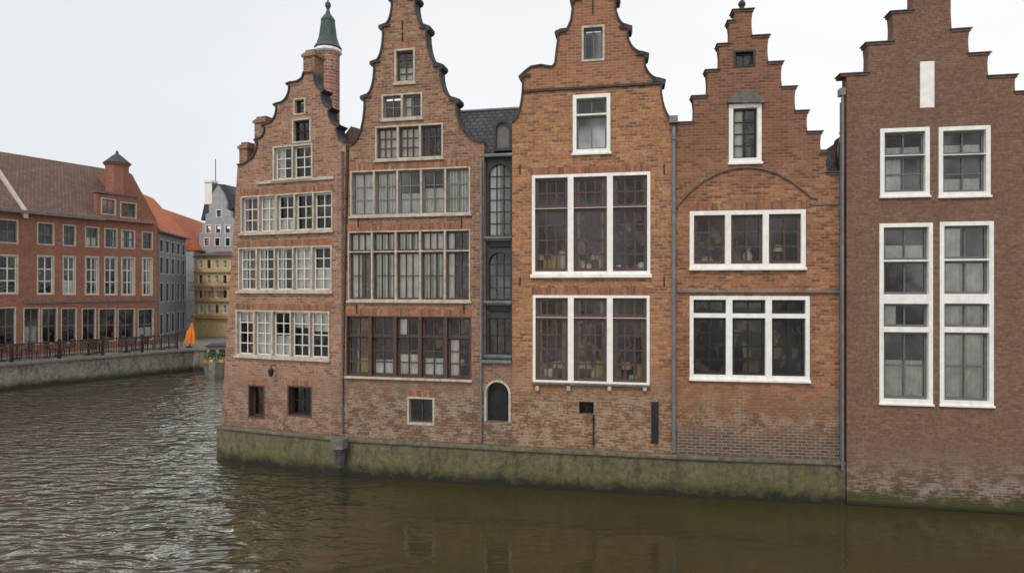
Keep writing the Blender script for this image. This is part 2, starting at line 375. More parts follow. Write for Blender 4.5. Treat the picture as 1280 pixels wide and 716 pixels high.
def bank(H, R, cols=1, rows=((0, 1),), m=0.07, mull=0.08, surround='stone', sash='sashw', glass='glass', grid=(2, 3), y=0.10,
         proud=0.02, sill=None, curts=(None,), depth=0.17, base_m=None, gridtop=None, sillmat=None, fr=.05, bar=.028, back=None, lint=0):
    u0, u1, z0, z1 = H.rect(R)
    H.holes.append(rloop(u0 + .004, u1 - .004, z0 + .004, z1 - .004))
    bm_ = m if base_m is None else base_m
    a0, a1, b0, b1 = u0 + m, u1 - m, z0 + bm_, z1 - m
    loops = [rloop(u0, u1, z0, z1)]; L = []
    cw = (a1 - a0 + mull) / cols
    for i in range(cols):
        for k, (f0, f1) in enumerate(rows):
            r = (a0 + i * cw, a0 + (i + 1) * cw - mull, b0 + (b1 - b0) * f0, b0 + (b1 - b0) * f1)
            loops.append(rloop(*r)); L.append((r, k))
    MB().poly(loops, -proud, depth).build('window_surround', M[surround], H.root, bevel=0.006)
    for r, k in L:
        g = grid if (k == 0 or gridtop is None) else gridtop
        light(H, *r, g, sash, glass, y, curt=random.choice(curts), fr=fr, bar=bar)
    if sill:
        ext, dp, th = sill
        MB().box(u0 - ext, u1 + ext, -dp, 0.1, z0 - th, z0 + 0.003).build('sill', M[sillmat or surround], H.root, bevel=0.008)
    if back:
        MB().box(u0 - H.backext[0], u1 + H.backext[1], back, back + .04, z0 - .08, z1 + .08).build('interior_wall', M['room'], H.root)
    if lint:
        MB().box(u0 - .03, u1 + .03, -.006, .01, z1 + .003, z1 + lint).build('brick_lintel', M['lint'], H.root)
    return [r for r, k in L if k == 0]

def dark_opening(H, R, mat='iron', dep=0.25):
    u0, u1, z0, z1 = H.rect(R)
    H.holes.append(rloop(u0, u1, z0, z1))
    mb = MB()
    n = 3
    for i in range(n):
        u = u0 + (u1 - u0) * (i + 0.5) / n
        mb.tube((u, 0.12, z0 - .01), (u, 0.12, z1 + .01), 0.012)
    mb.box(u0 - .01, u1 + .01, dep, dep + 0.03, z0 - .01, z1 + .01)
    mb.build('grille', M[mat], H.root)

def finish(H, outline, brick, roof=None, depth=9.0, roofmat='tile_d', floors=(), zb=0.0, sidemat=None, roomd=2.0, thick=0.35):
    MB().poly([outline] + H.holes, 0, thick).build('wall', M[brick], H.root)
    umin = min(p[0] for p in outline); umax = max(p[0] for p in outline)
    if roof:
        (lu, lz), (ru, rz), (eu, ez) = roof
        t = 0.16
        H_ = [(lu, lz), (ru, rz), (eu, ez), (eu, ez - t), (ru, rz - t * 1.6), (lu, lz - t)]
        MB().poly([H_], thick + 0.005, depth + 0.1).build('roof', M[roofmat], H.root)
        sl = max(umin, lu - .05); sr = min(umax, eu + .05)
        MB().box(sl + .005, sl + 0.3, thick + .002, depth, zb, lz - 0.17).box(sr - 0.3, sr - .005, thick + .002, depth, zb, ez - 0.17)\
            .poly([[(sl + .01, zb), (sr - .01, zb), (sr - .01, ez - .18), (ru, rz - 0.3), (sl + .01, lz - .18)]], depth - 0.3, depth - .01)\
            .build('side_wall', M[sidemat or brick], H.root)
    if floors:
        mb = MB(); a, b = umin + 0.32, umax - 0.32
        mb.box(a, b, roomd, roomd + 0.1, floors[0], floors[-1])
        for z in floors: mb.box(a, b, thick + 0.01, roomd - 0.005, z - 0.12, z + 0.02)
        mb.box(a - .02, a + .04, thick + .01, roomd - .01, floors[0] + .03, floors[-1] - .13)
        mb.box(b - .04, b + .02, thick + .01, roomd - .01, floors[0] + .03, floors[-1] - .13)
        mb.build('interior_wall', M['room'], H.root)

def scroll(kn, s, ledge=3.0, cap=6.0):
    out = [kn[0]]
    for i in range(1, len(kn)):
        x0, y0 = out[-1]; x1, y1 = kn[i]
        for k in range(1, 8):
            t = k / 7 * math.pi / 2
            out.append((x0 + (x1 - x0) * math.sin(t), y0 + (y1 - y0) * (1 - math.cos(t))))
        if i < len(kn) - 1:
            out += [(x1 - ledge * s, y1 - 1.5), (x1 - (ledge + 1) * s, y1 - cap), (x1 + 1.5 * s, y1 - cap - 2)]
    return out

def coping(H, pts, mat='cope', t=0.022, tin=0.02, y0=-0.05, y1=0.38):
    MB().ribbon(pts, t, tin, y0, y1).build('coping', M[mat], H.root)
def volutes(H, kn, sgn, mat='cope', r=0.07):
    for (x, y) in kn[1:-1]:
        u, z = H.at(x - 2.5 * sgn, y - 4); mb = MB()
        mb.tube((u, -0.065, z), (u, 0.37, z), r, 12)
        mb.box(min(u - .02 * sgn, u + .26 * sgn), max(u - .02 * sgn, u + .26 * sgn), -0.055, 0.365, z + .01, z + .075)
        mb.build('volute', M[mat], H.root)
def soft_steps(px):
    """steps whose risers sweep inwards in a shallow concave curve below each projecting cap"""
    out = []
    for i in range(len(px) - 1):
        (x0, y0), (x1, y1) = px[i], px[i + 1]
        out.append((x0, y0))
        if abs(x1 - x0) < 3 and abs(y1 - y0) > 12:
            rising = y1 < y0
            s = 1 if rising else -1
            lo, hi = (y0, y1) if rising else (y1, y0)
            H_ = lo - hi
            seq = [(x0 + s * .8, lo - H_ * .12), (x0 + s * 1.5, lo - H_ * .35), (x0 + s * 1.5, lo - H_ * .62), (x0 + s * .8, lo - H_ * .82)]
            out += seq if rising else seq[::-1]
    out.append(px[-1]); return out
def treads(H, px, mat, over=0.05, th=0.07):
    P = [H.at(*p) for p in px]
    for i in range(len(P) - 1):
        if abs(px[i][1] - px[i + 1][1]) < 4 and abs(px[i][0] - px[i + 1][0]) > 5:
            a, b = sorted((P[i][0], P[i + 1][0])); z = (P[i][1] + P[i + 1][1]) / 2
            MB().box(a - over, b + over, -0.04, 0.39, z + .012, z + th + .012).box(a - over * .45, b + over * .45, -0.02, 0.37, z - 0.05, z + .01).build('coping_stone', M[mat], H.root, bevel=0.01)
def anchors(H, pts):
    for (x, y) in pts:
        u, z = H.at(x, y); MB().tube((u, -.02, z - .13), (u, -.02, z + .13), .016, 6).build('wall_anchor', M['iron'], H.root)

def pipe(H, u, z0, z1, r=0.055, y=-0.09):
    mb = MB(); mb.tube((u, y, z0), (u, y, z1), r, 10)
    z = z0 + 0.6
    while z < z1:
        mb.tube((u, y, z), (u, y, z + 0.05), r * 1.3, 10); mb.box(u - .015, u + .015, y, 0.01, z + .01, z + .04); z += 1.9
    return mb

# =================================================================== HOUSE 1
H1 = House('gabled_brick_house', (-9.2, 20.4), (-4.98, 18.8), 'slim pinkish brick house with pointed gable beside the canal')
H1.backext = (.9, .4)
A = H1.at
W1 = ('half', 'sides', 'top', None, 'one', 'net')
G1 = dict(sash='sashw', curts=W1, fr=.038, bar=.028)
bank(H1, (367, 123, 382, 144), 1, m=0.05, grid=(1, 2), sash='sashk', back=.7)
bank(H1, (365, 148, 389, 179), 1, m=0.06, grid=(2, 2), sash='sashk', curts=('half', None), back=.8)
bank(H1, (341, 181, 391, 225), 2, m=0.06, mull=0.06, grid=(2, 3), sill=(.04, .06, .07), back=.9, **G1)
bank(H1, (301, 242, 416, 290), 5, m=0.05, mull=0.06, grid=(2, 3), sill=(.05, .08, .07), lint=.2, **G1)
bank(H1, (298, 308, 415, 364), 5, m=0.05, mull=0.06, grid=(2, 4), sill=(.05, .08, .07), lint=.2, **G1)
bank(H1, (295, 388, 412, 447), 5, m=0.05, mull=0.06, grid=(2, 4), sill=(.04, .08, .06), lint=.2, **G1)
bank(H1, (310, 481, 331, 523), 1, m=0.05, grid=(1, 1), surround='sashr', sash='sashr', y=0.2, depth=0.26, proud=0.005, lint=.15)
bank(H1, (359, 482, 390, 521), 1, m=0.05, grid=(2, 2), surround='sashr', sash='sashk', y=0.2, depth=0.26, proud=0.005, curts=(None,), lint=.15)
lkn = [(297, 206), (322, 178), (331, 160), (346, 134), (362, 108), (379, 94)]
rkn = [(432, 178), (421, 160), (411, 138), (402, 116), (393, 94)]
gl = [A(*p) for p in scroll(lkn, 1, 2.5, 3) + [(380, 91), (392, 91)] + scroll(rkn, -1, 2.5, 3)[::-1]]
ol = [(A(276, 560)[0], .95)] + gl + [(H1.w, .95)]
finish(H1, ol, 'b1', (A(304, 214), A(372, 150), (H1.w - .05, A(430, 200)[1])), 6.0, floors=[1.3] + [A(355, y)[1] for y in (462, 377, 298, 234)])
coping(H1, gl, 'cope', t=0.02)
u0, z = A(322, 231); u1 = A(418, 228)[0]
MB().box(u0, u1, -0.06, 0.02, z, z + 0.09).build('cornice', M['stone'], H1.root, bevel=.01)
for (x0, x1, y0, y1, dy) in ((299, 309, 181, 206, 0.1), (318, 332, 149, 181, 0.4), (379, 393, 66, 98, 0.05)):
    a, zt = A(x0, y0, dy); b, zb_ = A(x1, y1, dy)
    zb_ -= 0.5; c = MB().box(a, b, dy, dy + 0.45, zb_, zt).box(a - .04, b + .04, dy - .04, dy + .49, zt - .14, zt - .05)
    c.box(a + .03, b - .03, dy + .05, dy + .4, zt, zt + .08)
    c.build('chimney', M['b2'], H1.root)
a, z0 = A(417, 188, 0.6); b, z1 = A(448, 152, 0.6)
MB().add([(a, .6, z0), (b, .6, z0), (b, 2.6, z0), (a, 2.6, z0), ((a + b) / 2 - .1, 1.0, z1), ((a + b) / 2 + .1, 2.2, z1)],
         [(0, 1, 4), (1, 2, 5, 4), (2, 3, 5), (3, 0, 4, 5), (0, 3, 2, 1)]).build('roof', M['tile_d'], H1.root)
u, z = A(345, 462)
MB().tube((u, 0, z + .15), (u, -.22, z + .15), .015).tube((u, -.22, z + .17), (u, -.22, z + .05), .012).lathe(u, -.22, [(.02, z + .08), (.09, z + .02), (.09, z - .02), (.05, z - .16), (.03, z - .18)], 8).build('wall_lamp', M['iron'], H1.root)

T = empty('brick_turret', ((410 - 640) / 800 * 24.0, 24.0, 0)); tag(T, 'round brick turret with green copper spire behind the gable', 'turret')
zz = lambda y: CAMZ - 24.0 * (y - 358) / 800
MB().lathe(0, 0, [(0.44, 3), (0.44, zz(68))], 12).build('wall', M['tur'], T)
MB().lathe(0, 0, [(0.46, zz(68)), (0.52, zz(66)), (0.50, zz(63)), (0.46, zz(62))], 12).build('cornice', M['white'], T)
MB().lathe(0, 0, [(0.52, zz(61.5)), (0.42, zz(56)), (0.34, zz(48)), (0.26, zz(28)), (0.27, zz(26)), (0.22, zz(23)), (0.1, zz(18)), (0.05, zz(12)), (0.11, zz(8)), (0.11, zz(5)), (0.03, zz(2)), (0.02, zz(-12))], 12).build('spire', M['copper'], T)

# =================================================================== HOUSE 2
H2 = House('scrolled_gable_house', (-4.98, 18.8), (-0.83, 17.9), 'tall brown brick house with scrolled gable and many windows')
H2.backext = (.4, .1)
A = H2.at
bank(H2, (493, 61, 519, 104), 1, m=0.06, grid=(2, 4), sash='sashd', curts=('half',), sill=(.03, .05, .06), back=.6, lint=.18)
bank(H2, (477, 117, 528, 149), 2, m=0.05, mull=0.06, grid=(2, 2), sash='sasho', curts=W1, sill=(.03, .05, .06), back=.9)
bank(H2, (469, 156, 554, 199), 3, m=0.05, mull=0.06, grid=(3, 3), sash='sashd', curts=W1, sill=(.03, .06, .06), back=.9)
bank(H2, (438, 211, 588, 269), 5, m=0.045, mull=0.055, grid=(2, 3), sash='sasho', glass='glassm', curts=('net', 'blind', 'half', 'one'), sill=(.04, .07, .06), lint=.2)
bank(H2, (435, 288, 588, 376), 5, rows=((0, .70), (.72, 1)), m=0.04, mull=0.055, grid=(3, 2), gridtop=(3, 1), sash='sashr', curts=('blind', 'blind', 'net', 'one'), sill=(.04, .07, .06), bar=.026, lint=.2)
L2 = bank(H2, (433, 395, 589, 472), 5, rows=((0, .66), (.67, 1)), m=0.035, mull=0.10, grid=(2, 3), gridtop=(2, 1), surround='sashr', sash='sashd', curts=(None, 'one', None, 'half', None), sill=(.04, .09, .06), sillmat='stone', fr=.06, bar=.034, lint=.2)
bank(H2, (509, 496, 543, 531), 1, m=0.055, grid=(2, 1), sash='sashr', y=0.14, proud=0.01, lint=.18)
lkn = [(437, 182), (456, 127), (468, 84), (479, 39), (490, 3), (497, -22)]
rkn = [(605, 178), (570, 131), (550, 88), (533, 40), (519, 3), (510, -22)]
gpx = scroll(lkn, 1) + scroll(rkn, -1)[::-1]
gl = [A(*p) for p in gpx]
ol = [(0.003, 0.95)] + gl + [(H2.w - .003, 0.95)]
finish(H2, ol, 'b2', (A(446, 200), A(508, 100), A(594, 200)), 5.5, floors=[1.3] + [A(515, y)[1] for y in (484, 384, 279, 206)])
coping(H2, gl); volutes(H2, lkn, 1); volutes(H2, rkn, -1)
anchors(H2, ((503, 32), (503, 46), (448, 278), (577, 278), (446, 386), (580, 386)))
pipe(H2, H2.w - 0.02, 1.2, A(603, 200)[1], 0.035).build('drainpipe', M['pipe'], H2.root)
pipe(H2, 0.03, 1.2, A(432, 190)[1], 0.03).build('drainpipe', M['cope2'], H2.root)

# =================================================================== PASSAGE
HP = House('timber_bay_house', (-0.83, 17.9), (-0.0, 17.72), 'narrow dark timber bay squeezed between brick gables')
A = HP.at
zb = A(621, 452)[1]
a, b, zd0, zd1 = HP.rect((608, 477, 636, 527)); cx = (a + b) / 2; r = (b - a) / 2; zs = zd1 - r
arch = lambda R_: [(cx + R_ * math.cos(t * math.pi / 10), zs + R_ * math.sin(t * math.pi / 10)) for t in range(11)]
hole = [(a, zd0), (b, zd0)] + arch(r)
MB().poly([[(0.004, .95), (HP.w - .004, .95), (HP.w - .004, zb), (0.004, zb)], hole], 0, .4).build('wall', M['b2'], HP.root)
MB().poly([[(a - .06, zd0), (a + .004, zd0)] + arch(r - .004)[::-1] + [(b - .004, zd0), (b + .06, zd0)] + arch(r + .06)], -.02, .15).build('door_surround', M['stone'], HP.root)
mb = MB()
for i in range(13):
    t0 = math.pi * (i + .06) / 13; t1 = math.pi * (i + .94) / 13
    mb.poly([[(cx + R_ * math.cos(t), zs + R_ * math.sin(t)) for R_, t in ((r + .065, t0), (r + .19, t0), (r + .19, t1), (r + .065, t1))]], -.012, .02)
mb.build('brick_arch', M['b3'], HP.root)
D = MB()
D.poly([[(a - .003, zd0), (b + .003, zd0)] + arch(r + .003)], .2, .25)
for i in range(1, 5):
    u = a + (b - a) * i / 5; D.box(u - .008, u + .008, .19, .2, zd0, zs + r * .6)
D.build('door', M['doorp'], HP.root)
yb = .18
mb = MB(); u0, u1 = .004, HP.w - .004; zt = A(622, 196)[1]
rows = ((611, 205, 639, 295), (611, 315, 639, 375), (611, 398, 640, 442)); hs = []
for R in rows:
    q = HP.rect(R, yb); hs.append(rloop(q[0], min(q[1], u1 - .03), q[2], q[3]))
mb.poly([rloop(u0, u1, zb + .004, zt)] + hs, yb, yb + .12).build('wall', M['panel'], HP.root)
for k, (h_, g) in enumerate(zip(hs, ((3, 6), (3, 4), (3, 2)))):
    light(HP, h_[0][0], h_[1][0], h_[0][1], h_[2][1], g, 'sashk', 'glassm', yb + .04, fr=.03, curt=random.choice(('one', None)))
    if k < 2:
        a, b, z1 = h_[0][0], h_[1][0], h_[2][1]; cx = (a + b) / 2; r = (b - a) / 2 - .01; zs = z1 - r
        MB().poly([[(a - .02, zs - .02), (a + .01, zs - .02)] + [(cx - r * math.cos(t * math.pi / 10), zs + r * .96 * math.sin(t * math.pi / 10)) for t in range(11)] + [(b - .01, zs - .02), (b + .02, zs - .02), (b + .02, z1 + .06), (a - .02, z1 + .06)]], yb - .05, yb + .02).build('arched_head', M['panel'], HP.root, bevel=.006)
        MB().box(a + .02, b - .02, yb - .045, yb + .0, h_[0][1] - .32, h_[0][1] - .06).build('timber_panel', M['iron'], HP.root, bevel=.02)
for y in (299, 379, 446):
    z = A(622, y, yb)[1]
    MB().box(u0 + .01, u1 - .01, yb - .16, yb + .01, z, z + .07).box(u0 + .03, u1 - .03, yb - .11, yb + .005, z - .05, z - .002).build('timber_moulding', M['lead'], HP.root, bevel=.01)
for x, mt in ((u0 + .02, 'lead'), (u1 - .06, 'panel')):
    MB().box(x, x + .045, yb - .1, yb + .01, zb + .06, zt - .1).build('timber_pilaster', M[mt], HP.root, bevel=.008)
MB().box(u0, u1, -.1, .25, zb - .03, zb + .05).build('timber_moulding', M['lead'], HP.root, bevel=.01)
MB().box(-.2, u1 + .2, 2.0, 2.1, 1.3, zt).box(u0, u1, .35, 2.0, A(620, 305)[1] - .05, A(620, 305)[1] + .05).box(u0, u1, .35, 2.0, A(620, 387)[1] - .05, A(620, 387)[1] + .05).build('interior_wall', M['room'], HP.root)
za = A(620, 193, .3)[1]; zr = A(620, 138, 1.6)[1]
l0 = A(574, 170, 1.6)[0]; r0 = A(648, 170, 1.6)[0]
MB().add([(l0, .42, za), (r0, .42, za), (r0, 1.6, zr), (l0, 1.6, zr), (l0, 4, zr - .2), (r0, 4, zr - .2), (l0, 4, za), (r0, 4, za)],
         [(0, 1, 2, 3), (3, 2, 5, 4), (0, 3, 4, 6), (1, 7, 5, 2), (4, 5, 7, 6)]).build('roof', M['slate'], HP.root)
MB().tube((l0, 1.6, zr + .02), (r0, 1.6, zr + .02), .05).build('ridge_roll', M['lead'], HP.root)
a, b, z0, z1 = HP.rect((617, 150, 640, 189), .3); cx = (a + b) / 2; r = (b - a) / 2; zs = z1 - r
MB().poly([[(a, z0), (b, z0)] + arch(r), [(a + .07, z0 + .08), (b - .07, z0 + .08)] + arch(r - .08)], .25, 1.3).build('dormer', M['panel'], HP.root)
MB().box(a + .05, b - .05, .34, .36, z0 + .06, z1 - .05).build('window', M['sashg'], HP.root)
MB().box(-.1, u1 + .05, -.02, .3, zt + .0, zt + .09).build('gutter', M['lead'], HP.root, bevel=.02)

# =================================================================== HOUSE 3
H3 = House('scrolled_gable_house', (0.0, 17.72), (4.288, 16.9), 'orange brick house with scrolled gable and large white-framed windows')
A = H3.at
bank(H3, (727, 32, 756, 77), 1, m=0.06, grid=(2, 1), sash='sashg', glass='glassb', surround='stone', back=.7)
bank(H3, (716, 118, 763, 191), 1, rows=((0, .66), (.69, 1)), m=0.1, grid=(2, 1), gridtop=(2, 1), sash='sashg', glass='glassb', surround='white', sill=(.03, .06, .06), curts=('half', None))
LA = bank(H3, (665, 217, 813, 343), 3, m=0.085, mull=0.16, grid=(3, 4), rows=((0, .67), (.675, 1)), gridtop=(3, 2), sash='sashd', surround='white', sill=(.04, .1, .09), curts=(None, 'pink', None), y=.07, fr=.085, bar=.046, lint=.2)
LB = bank(H3, (666, 369, 812, 479), 3, m=0.075, mull=0.16, grid=(3, 4), rows=((0, .76), (.765, 1)), gridtop=(3, 1), sash='sashd', surround='white', sill=(.02, .1, .05), sillmat='cope2', curts=(None, 'pink', None), y=.07, base_m=.05, fr=.085, bar=.046, lint=.2)
dark_opening(H3, (724, 502, 742, 518))
left = scroll([(640, 152), (654, 101)], 1)
left += [(651, 99), (651, 95), (656, 90), (664, 84), (676, 82), (690, 84), (694, 80), (696, 62), (698, 48), (697, 42), (700, 38), (709, 37), (714, 26), (716, 10), (715, 4), (718, 0), (722, -3), (726, -20), (741, -24)]
right = scroll([(845, 152), (826, 107), (805, 74), (784, 40), (769, 3), (757, -20)], -1, 4)
gpx = left + right[::-1]
gl = [A(*p) for p in gpx]
ol = [(0.003, 0.95), (0.003, gl[0][1] - .01)] + gl[1:-1] + [(H3.w - .003, gl[-1][1]), (H3.w - .003, 0.95)]
finish(H3, ol, 'b3', (A(650, 160), A(741, 50), A(836, 160)), 6.0, floors=[1.3] + [A(740, y)[1] for y in (488, 356, 206)] + [A(740, 110)[1]])
coping(H3, gl, t=0.028)
volutes(H3, [(0, 0), (654, 101), (699, 46), (718, 6), (0, 0)], 1); volutes(H3, [(0, 0), (826, 107), (805, 74), (784, 40), (769, 3), (0, 0)], -1)
a, z = A(655, 116); b = A(826, 113)[0]
MB().box(a, b, -.05, .02, z, z + .07).build('cornice', M['cope'], H3.root, bevel=.01)
a, b, z0, z1 = H3.rect((814, 502, 823, 553)); MB().box(a, b, -.03, .02, z0, z1).build('painted_slit', M['iron'], H3.root)  # black box imitating a slit opening; its darkness is only colour
u, z = A(742, 518); MB().tube((u, -.03, z), (u, -.03, A(742, 556)[1]), .025).build('drainpipe', M['iron'], H3.root)  # dark tube added to imitate the stain dripping from the vent
for x in (672, 711, 762, 806):
    u, z = A(x, 486); MB().box(u - .05, u + .05, -.09, .01, z - .04, z + .09).build('corbel', M['stone'], H3.root, bevel=.01)
mb = pipe(H3, H3.w - .02, 1.15, A(843, 160)[1]); u = H3.w - .02; z = A(843, 155)[1]
mb.box(u - .12, u + .1, -.18, .0, z, z + .18)
mb.build('drainpipe', M['pipe'], H3.root)
anchors(H3, ((741, 2), (741, 12), (650, 212), (830, 212), (650, 352), (830, 352)))

# =================================================================== HOUSE 4
H4 = House('stepped_gable_house', (4.288, 16.9), (8.4, 16.27), 'rust-coloured brick house with stepped gable and blind arch')
A = H4.at
bank(H4, (917, 63, 944, 84), 1, m=0.05, grid=(2, 1), sash='sashk', surround='cope', back=.5)
bank(H4, (911, 130, 952, 203), 1, m=0.11, grid=(2, 4), sash='sashk', surround='white', sill=(.03, .06, .06), back=.8, curts=('one',))
LC = bank(H4, (862, 263, 1007, 335), 3, m=0.11, mull=0.15, grid=(2, 3), sash='sashd', surround='white', sill=(.02, .08, .06), y=.07, fr=.085, bar=.045, lint=.2)
L4 = bank(H4, (862, 370, 1012, 474), 3, rows=((0, .76), (.82, 1)), m=0.10, mull=0.16, grid=(2, 4), gridtop=(2, 1), sash='sashk', surround='white', sill=(.02, .08, .06), y=.07, curts=(None,), fr=.07, bar=.038)
steps = [(846, 155), (866, 153), (866, 122), (883, 120), (883, 89), (898, 88), (898, 57), (911, 55), (911, 28), (917, 26), (917, 13), (941, 13), (941, 45),
         (961, 46), (961, 78), (978, 79), (978, 109), (995, 110), (995, 139), (1010, 140), (1010, 165), (1027, 166), (1027, 192), (1034, 193), (1034, 216), (1050, 217)]
gl = [A(*p) for p in soft_steps(steps)]
ol = [(0.003, .95), (0.003, gl[0][1])] + gl[1:-1] + [(H4.w - .003, gl[-1][1]), (H4.w - .003, .95)]
finish(H4, ol, 'b4', (A(856, 168), A(928, 60), A(1042, 226)), 6.0, floors=[1.3] + [A(935, y)[1] for y in (486, 352, 240)])
treads(H4, steps, 'cope3', over=.05, th=.03)
u, z = A(929, 12)
MB().lathe(u, .17, [(.1, z + .03), (.06, z + .12), (.1, z + .2), (.08, z + .26), (.02, z + .32), (.015, z + .5)], 10).build('finial', M['cope'], H4.root)
c = [A(x, y) for x, y in ((845, 260), (851, 251), (864, 238), (881, 225), (898, 216), (915, 211), (933, 209), (952, 211), (971, 217), (989, 227), (1005, 239), (1013, 246), (1022, 249))]
MB().ribbon(c, .02, .016, -.05, .02).build('arch_moulding', M['cope2'], H4.root)
c = [A(x, y) for x, y in ((908, 130), (908, 126), (915, 121), (923, 116), (931, 114), (940, 116), (948, 121), (955, 126), (955, 130))]
MB().poly([c], -.12, .02).build('pediment', M['cope2'], H4.root)
z = A(946, 366)[1]
MB().box(.08, H4.w - .05, -.06, .02, z, z + .07).build('cornice', M['lead'], H4.root, bevel=.01)
z = A(946, 258)[1]
MB().box(A(1012, 250)[0], H4.w - .1, -.03, .02, z, z + .05).build('cornice', M['cope2'], H4.root)
mb = pipe(H4, H4.w - .05, 1.15, A(1050, 130)[1], .045); u = H4.w - .05; z = A(1050, 122)[1]
mb.box(u - .07, u + .07, -.16, .0, z, z + .18)
mb.build('drainpipe', M['pipe'], H4.root)
a, z0 = A(1022, 214, .9); b, z1 = A(1056, 186, .9)
MB().add([(a, .7, z0 - .4), (b, .7, z0 - .4), (b, 2.4, z1 + .3), (a, 2.4, z1 + .3), (a, 2.5, z0 - .4), (b, 2.5, z0 - .4)], [(0, 1, 2, 3), (0, 3, 4), (1, 5, 2), (3, 2, 5, 4), (0, 4, 5, 1)]).build('roof', M['slate'], H4.root)

# =================================================================== HOUSE 5
H5 = House('stepped_gable_house', (8.43, 16.13), (12.66, 15.36), 'muted brown brick house with stepped gable rising from the water')
A = H5.at
u0, u1, z0, z1 = H5.rect((1150, 77, 1168, 135))
H5.holes.append(rloop(u0 + .004, u1 - .004, z0 + .004, z1 - .004))
MB().box(u0, u1, -.01, .1, z0, z1).build('shutter', M['white'], H5.root, bevel=.01)
W5 = (None, 'sides', 'one', 'half')
K = dict(rows=((0, .6), (.615, 1)), m=.10, grid=(2, 2), gridtop=(2, 1), surround='white', sash='sashg', sill=(.02, .06, .05), y=.09, glass='glassm', bar=.036, fr=.06)
bank(H5, (1100, 160, 1162, 245), 1, curts=W5, **K)
bank(H5, (1173, 158, 1238, 245), 1, curts=W5, **K)
KK = dict(K, rows=((0, .39), (.42, .555), (.61, .80), (.81, 1)), grid=(2, 2), gridtop=(2, 1))
bank(H5, (1099, 279, 1166, 504), 1, curts=(None, 'half', 'one', 'net'), **KK)
bank(H5, (1174.5, 277, 1242, 506), 1, curts=(None, 'half', 'one', 'net'), **KK)
steps = [(1052, 94), (1084, 92), (1084, 55), (1115, 53), (1115, 16), (1140, 14), (1140, -22), (1190, -24), (1190, 38), (1212, 37), (1212, 68), (1236, 67), (1236, 96), (1270, 95), (1270, 116), (1290, 115)]
gl = [A(*p) for p in soft_steps(steps)]
ol = [(0.003, -.6), (0.003, gl[0][1])] + gl[1:-1] + [(H5.w, gl[-1][1]), (H5.w, -.6)]
finish(H5, ol, 'b5', (A(1086, 150), A(1165, 118), A(1270, 150)), 4.0, 'slate', floors=[.3] + [A(1170, y)[1] for y in (512, 371, 255, 150)], zb=-.5)
treads(H5, steps, 'cope3', over=.06, th=.03)
mb = MB(); u, z = A(1052, 118); mb.box(u - .06, u + .06, -.13, .0, z - .05, z + .13).tube((u - .0, -.07, z), (u - .0, -.07, .9), .035, 10)
mb.build('drainpipe', M['pipe'], H5.root)

# =================================================================== display things on the window boards
def boards(H, L, depth=.6):
    for (u0, u1, z0, z1) in L: MB().box(u0 - .03, u1 + .03, .18, depth, z0 - .06, z0 - .005).build('window_board', M['brownw'], H.root)
boards(H2, L2); boards(H3, LA); boards(H3, LB); boards(H4, L4); boards(H4, LC)
def mk_vase(loc, i):
    n_ = ('cream', 'amber', 'paper', 'cream', 'yellow', 'paper')[i % 6]
    pr = ([(.05, 0), (.10, .08), (.12, .18), (.07, .28), (.045, .33), (.07, .37), (.05, .37)], [(.06, 0), (.08, .1), (.05, .22), (.04, .42), (.06, .46), (.045, .46)],
          [(.09, 0), (.13, .06), (.14, .14), (.1, .2), (.09, .2)])[i % 3]
    o = MB().lathe(0, 0, pr, 14).build('vase', M[n_], smooth=True)
    o.location = loc; s = random.uniform(.8, 1.3); o.scale = (s, s, s)
    tag(o, '%s glazed vase on the window board' % {'paper': 'white'}.get(n_, n_), 'vase', 'ornaments in the windows')
def mk_books(loc, i):
    root = empty('book_stack', loc, random.uniform(-.2, .2)); z = 0
    for k in range(random.choice((3, 5, 7))):
        h = random.uniform(.02, .045); w = random.uniform(.09, .15)
        MB().box(-w, w, -.1, .1, z, z + h).build('book', M[random.choice(('amber', 'cream', 'blue', 'paper', 'red', 'cream', 'paper'))], root); z += h + .002
    tag(root, 'stack of coloured books on the window board', 'books', 'ornaments in the windows')
def mk_lamp(loc, i):
    root = empty('table_lamp', loc)
    MB().lathe(0, 0, [(.07, 0), (.07, .02), (.02, .05), (.04, .16), (.015, .26), (.015, .36)], 12).build('lamp_base', M['brownw'], root, smooth=True)
    MB().lathe(0, 0, [(.14, .33), (.09, .5)], 16).build('lamp_shade', M['cream'], root)
    tag(root, 'table lamp with cream shade in the window', 'lamp', 'ornaments in the windows')
def mk_plant(loc, i):
    root = empty('potted_plant', loc)
    MB().lathe(0, 0, [(.06, 0), (.09, .15), (.1, .15), (.08, .13)], 12).build('pot', M['terra'], root)
    mb = MB()
    for k in range(70):
        p = Vector((random.gauss(0, .1), random.gauss(0, .06), .16 + abs(random.gauss(.18, .13)))); a = Vector((random.uniform(-1, 1), random.uniform(-1, 1), random.uniform(-.5, 1))).normalized() * .09
        b = a.orthogonal().normalized() * .025; mb.add([p, p + a * .5 + b, p + a, p + a * .5 - b], [(0, 1, 2, 3)])
    mb.build('foliage', M['leaf'], root)
    tag(root, 'leafy green plant in a terracotta pot in the window', 'plant', 'ornaments in the windows')
def mk_frame(loc, i):
    root = empty('picture_frame', loc, random.uniform(-.3, .3)); w = random.uniform(.1, .2); h = random.uniform(.3, .6)
    MB().poly([rloop(-w, w, 0, h), rloop(-w + .025, w - .025, .025, h - .025)], -.01, .01).build('frame', M['amber'], root)
    MB().box(-w + .024, w - .024, -.002, .004, .024, h - .024).build('picture', M[random.choice(('cream', 'paper', 'yellow', 'terra'))], root)
    tag(root, 'small framed picture standing on the window board', 'picture frame', 'ornaments in the windows')
i = 0
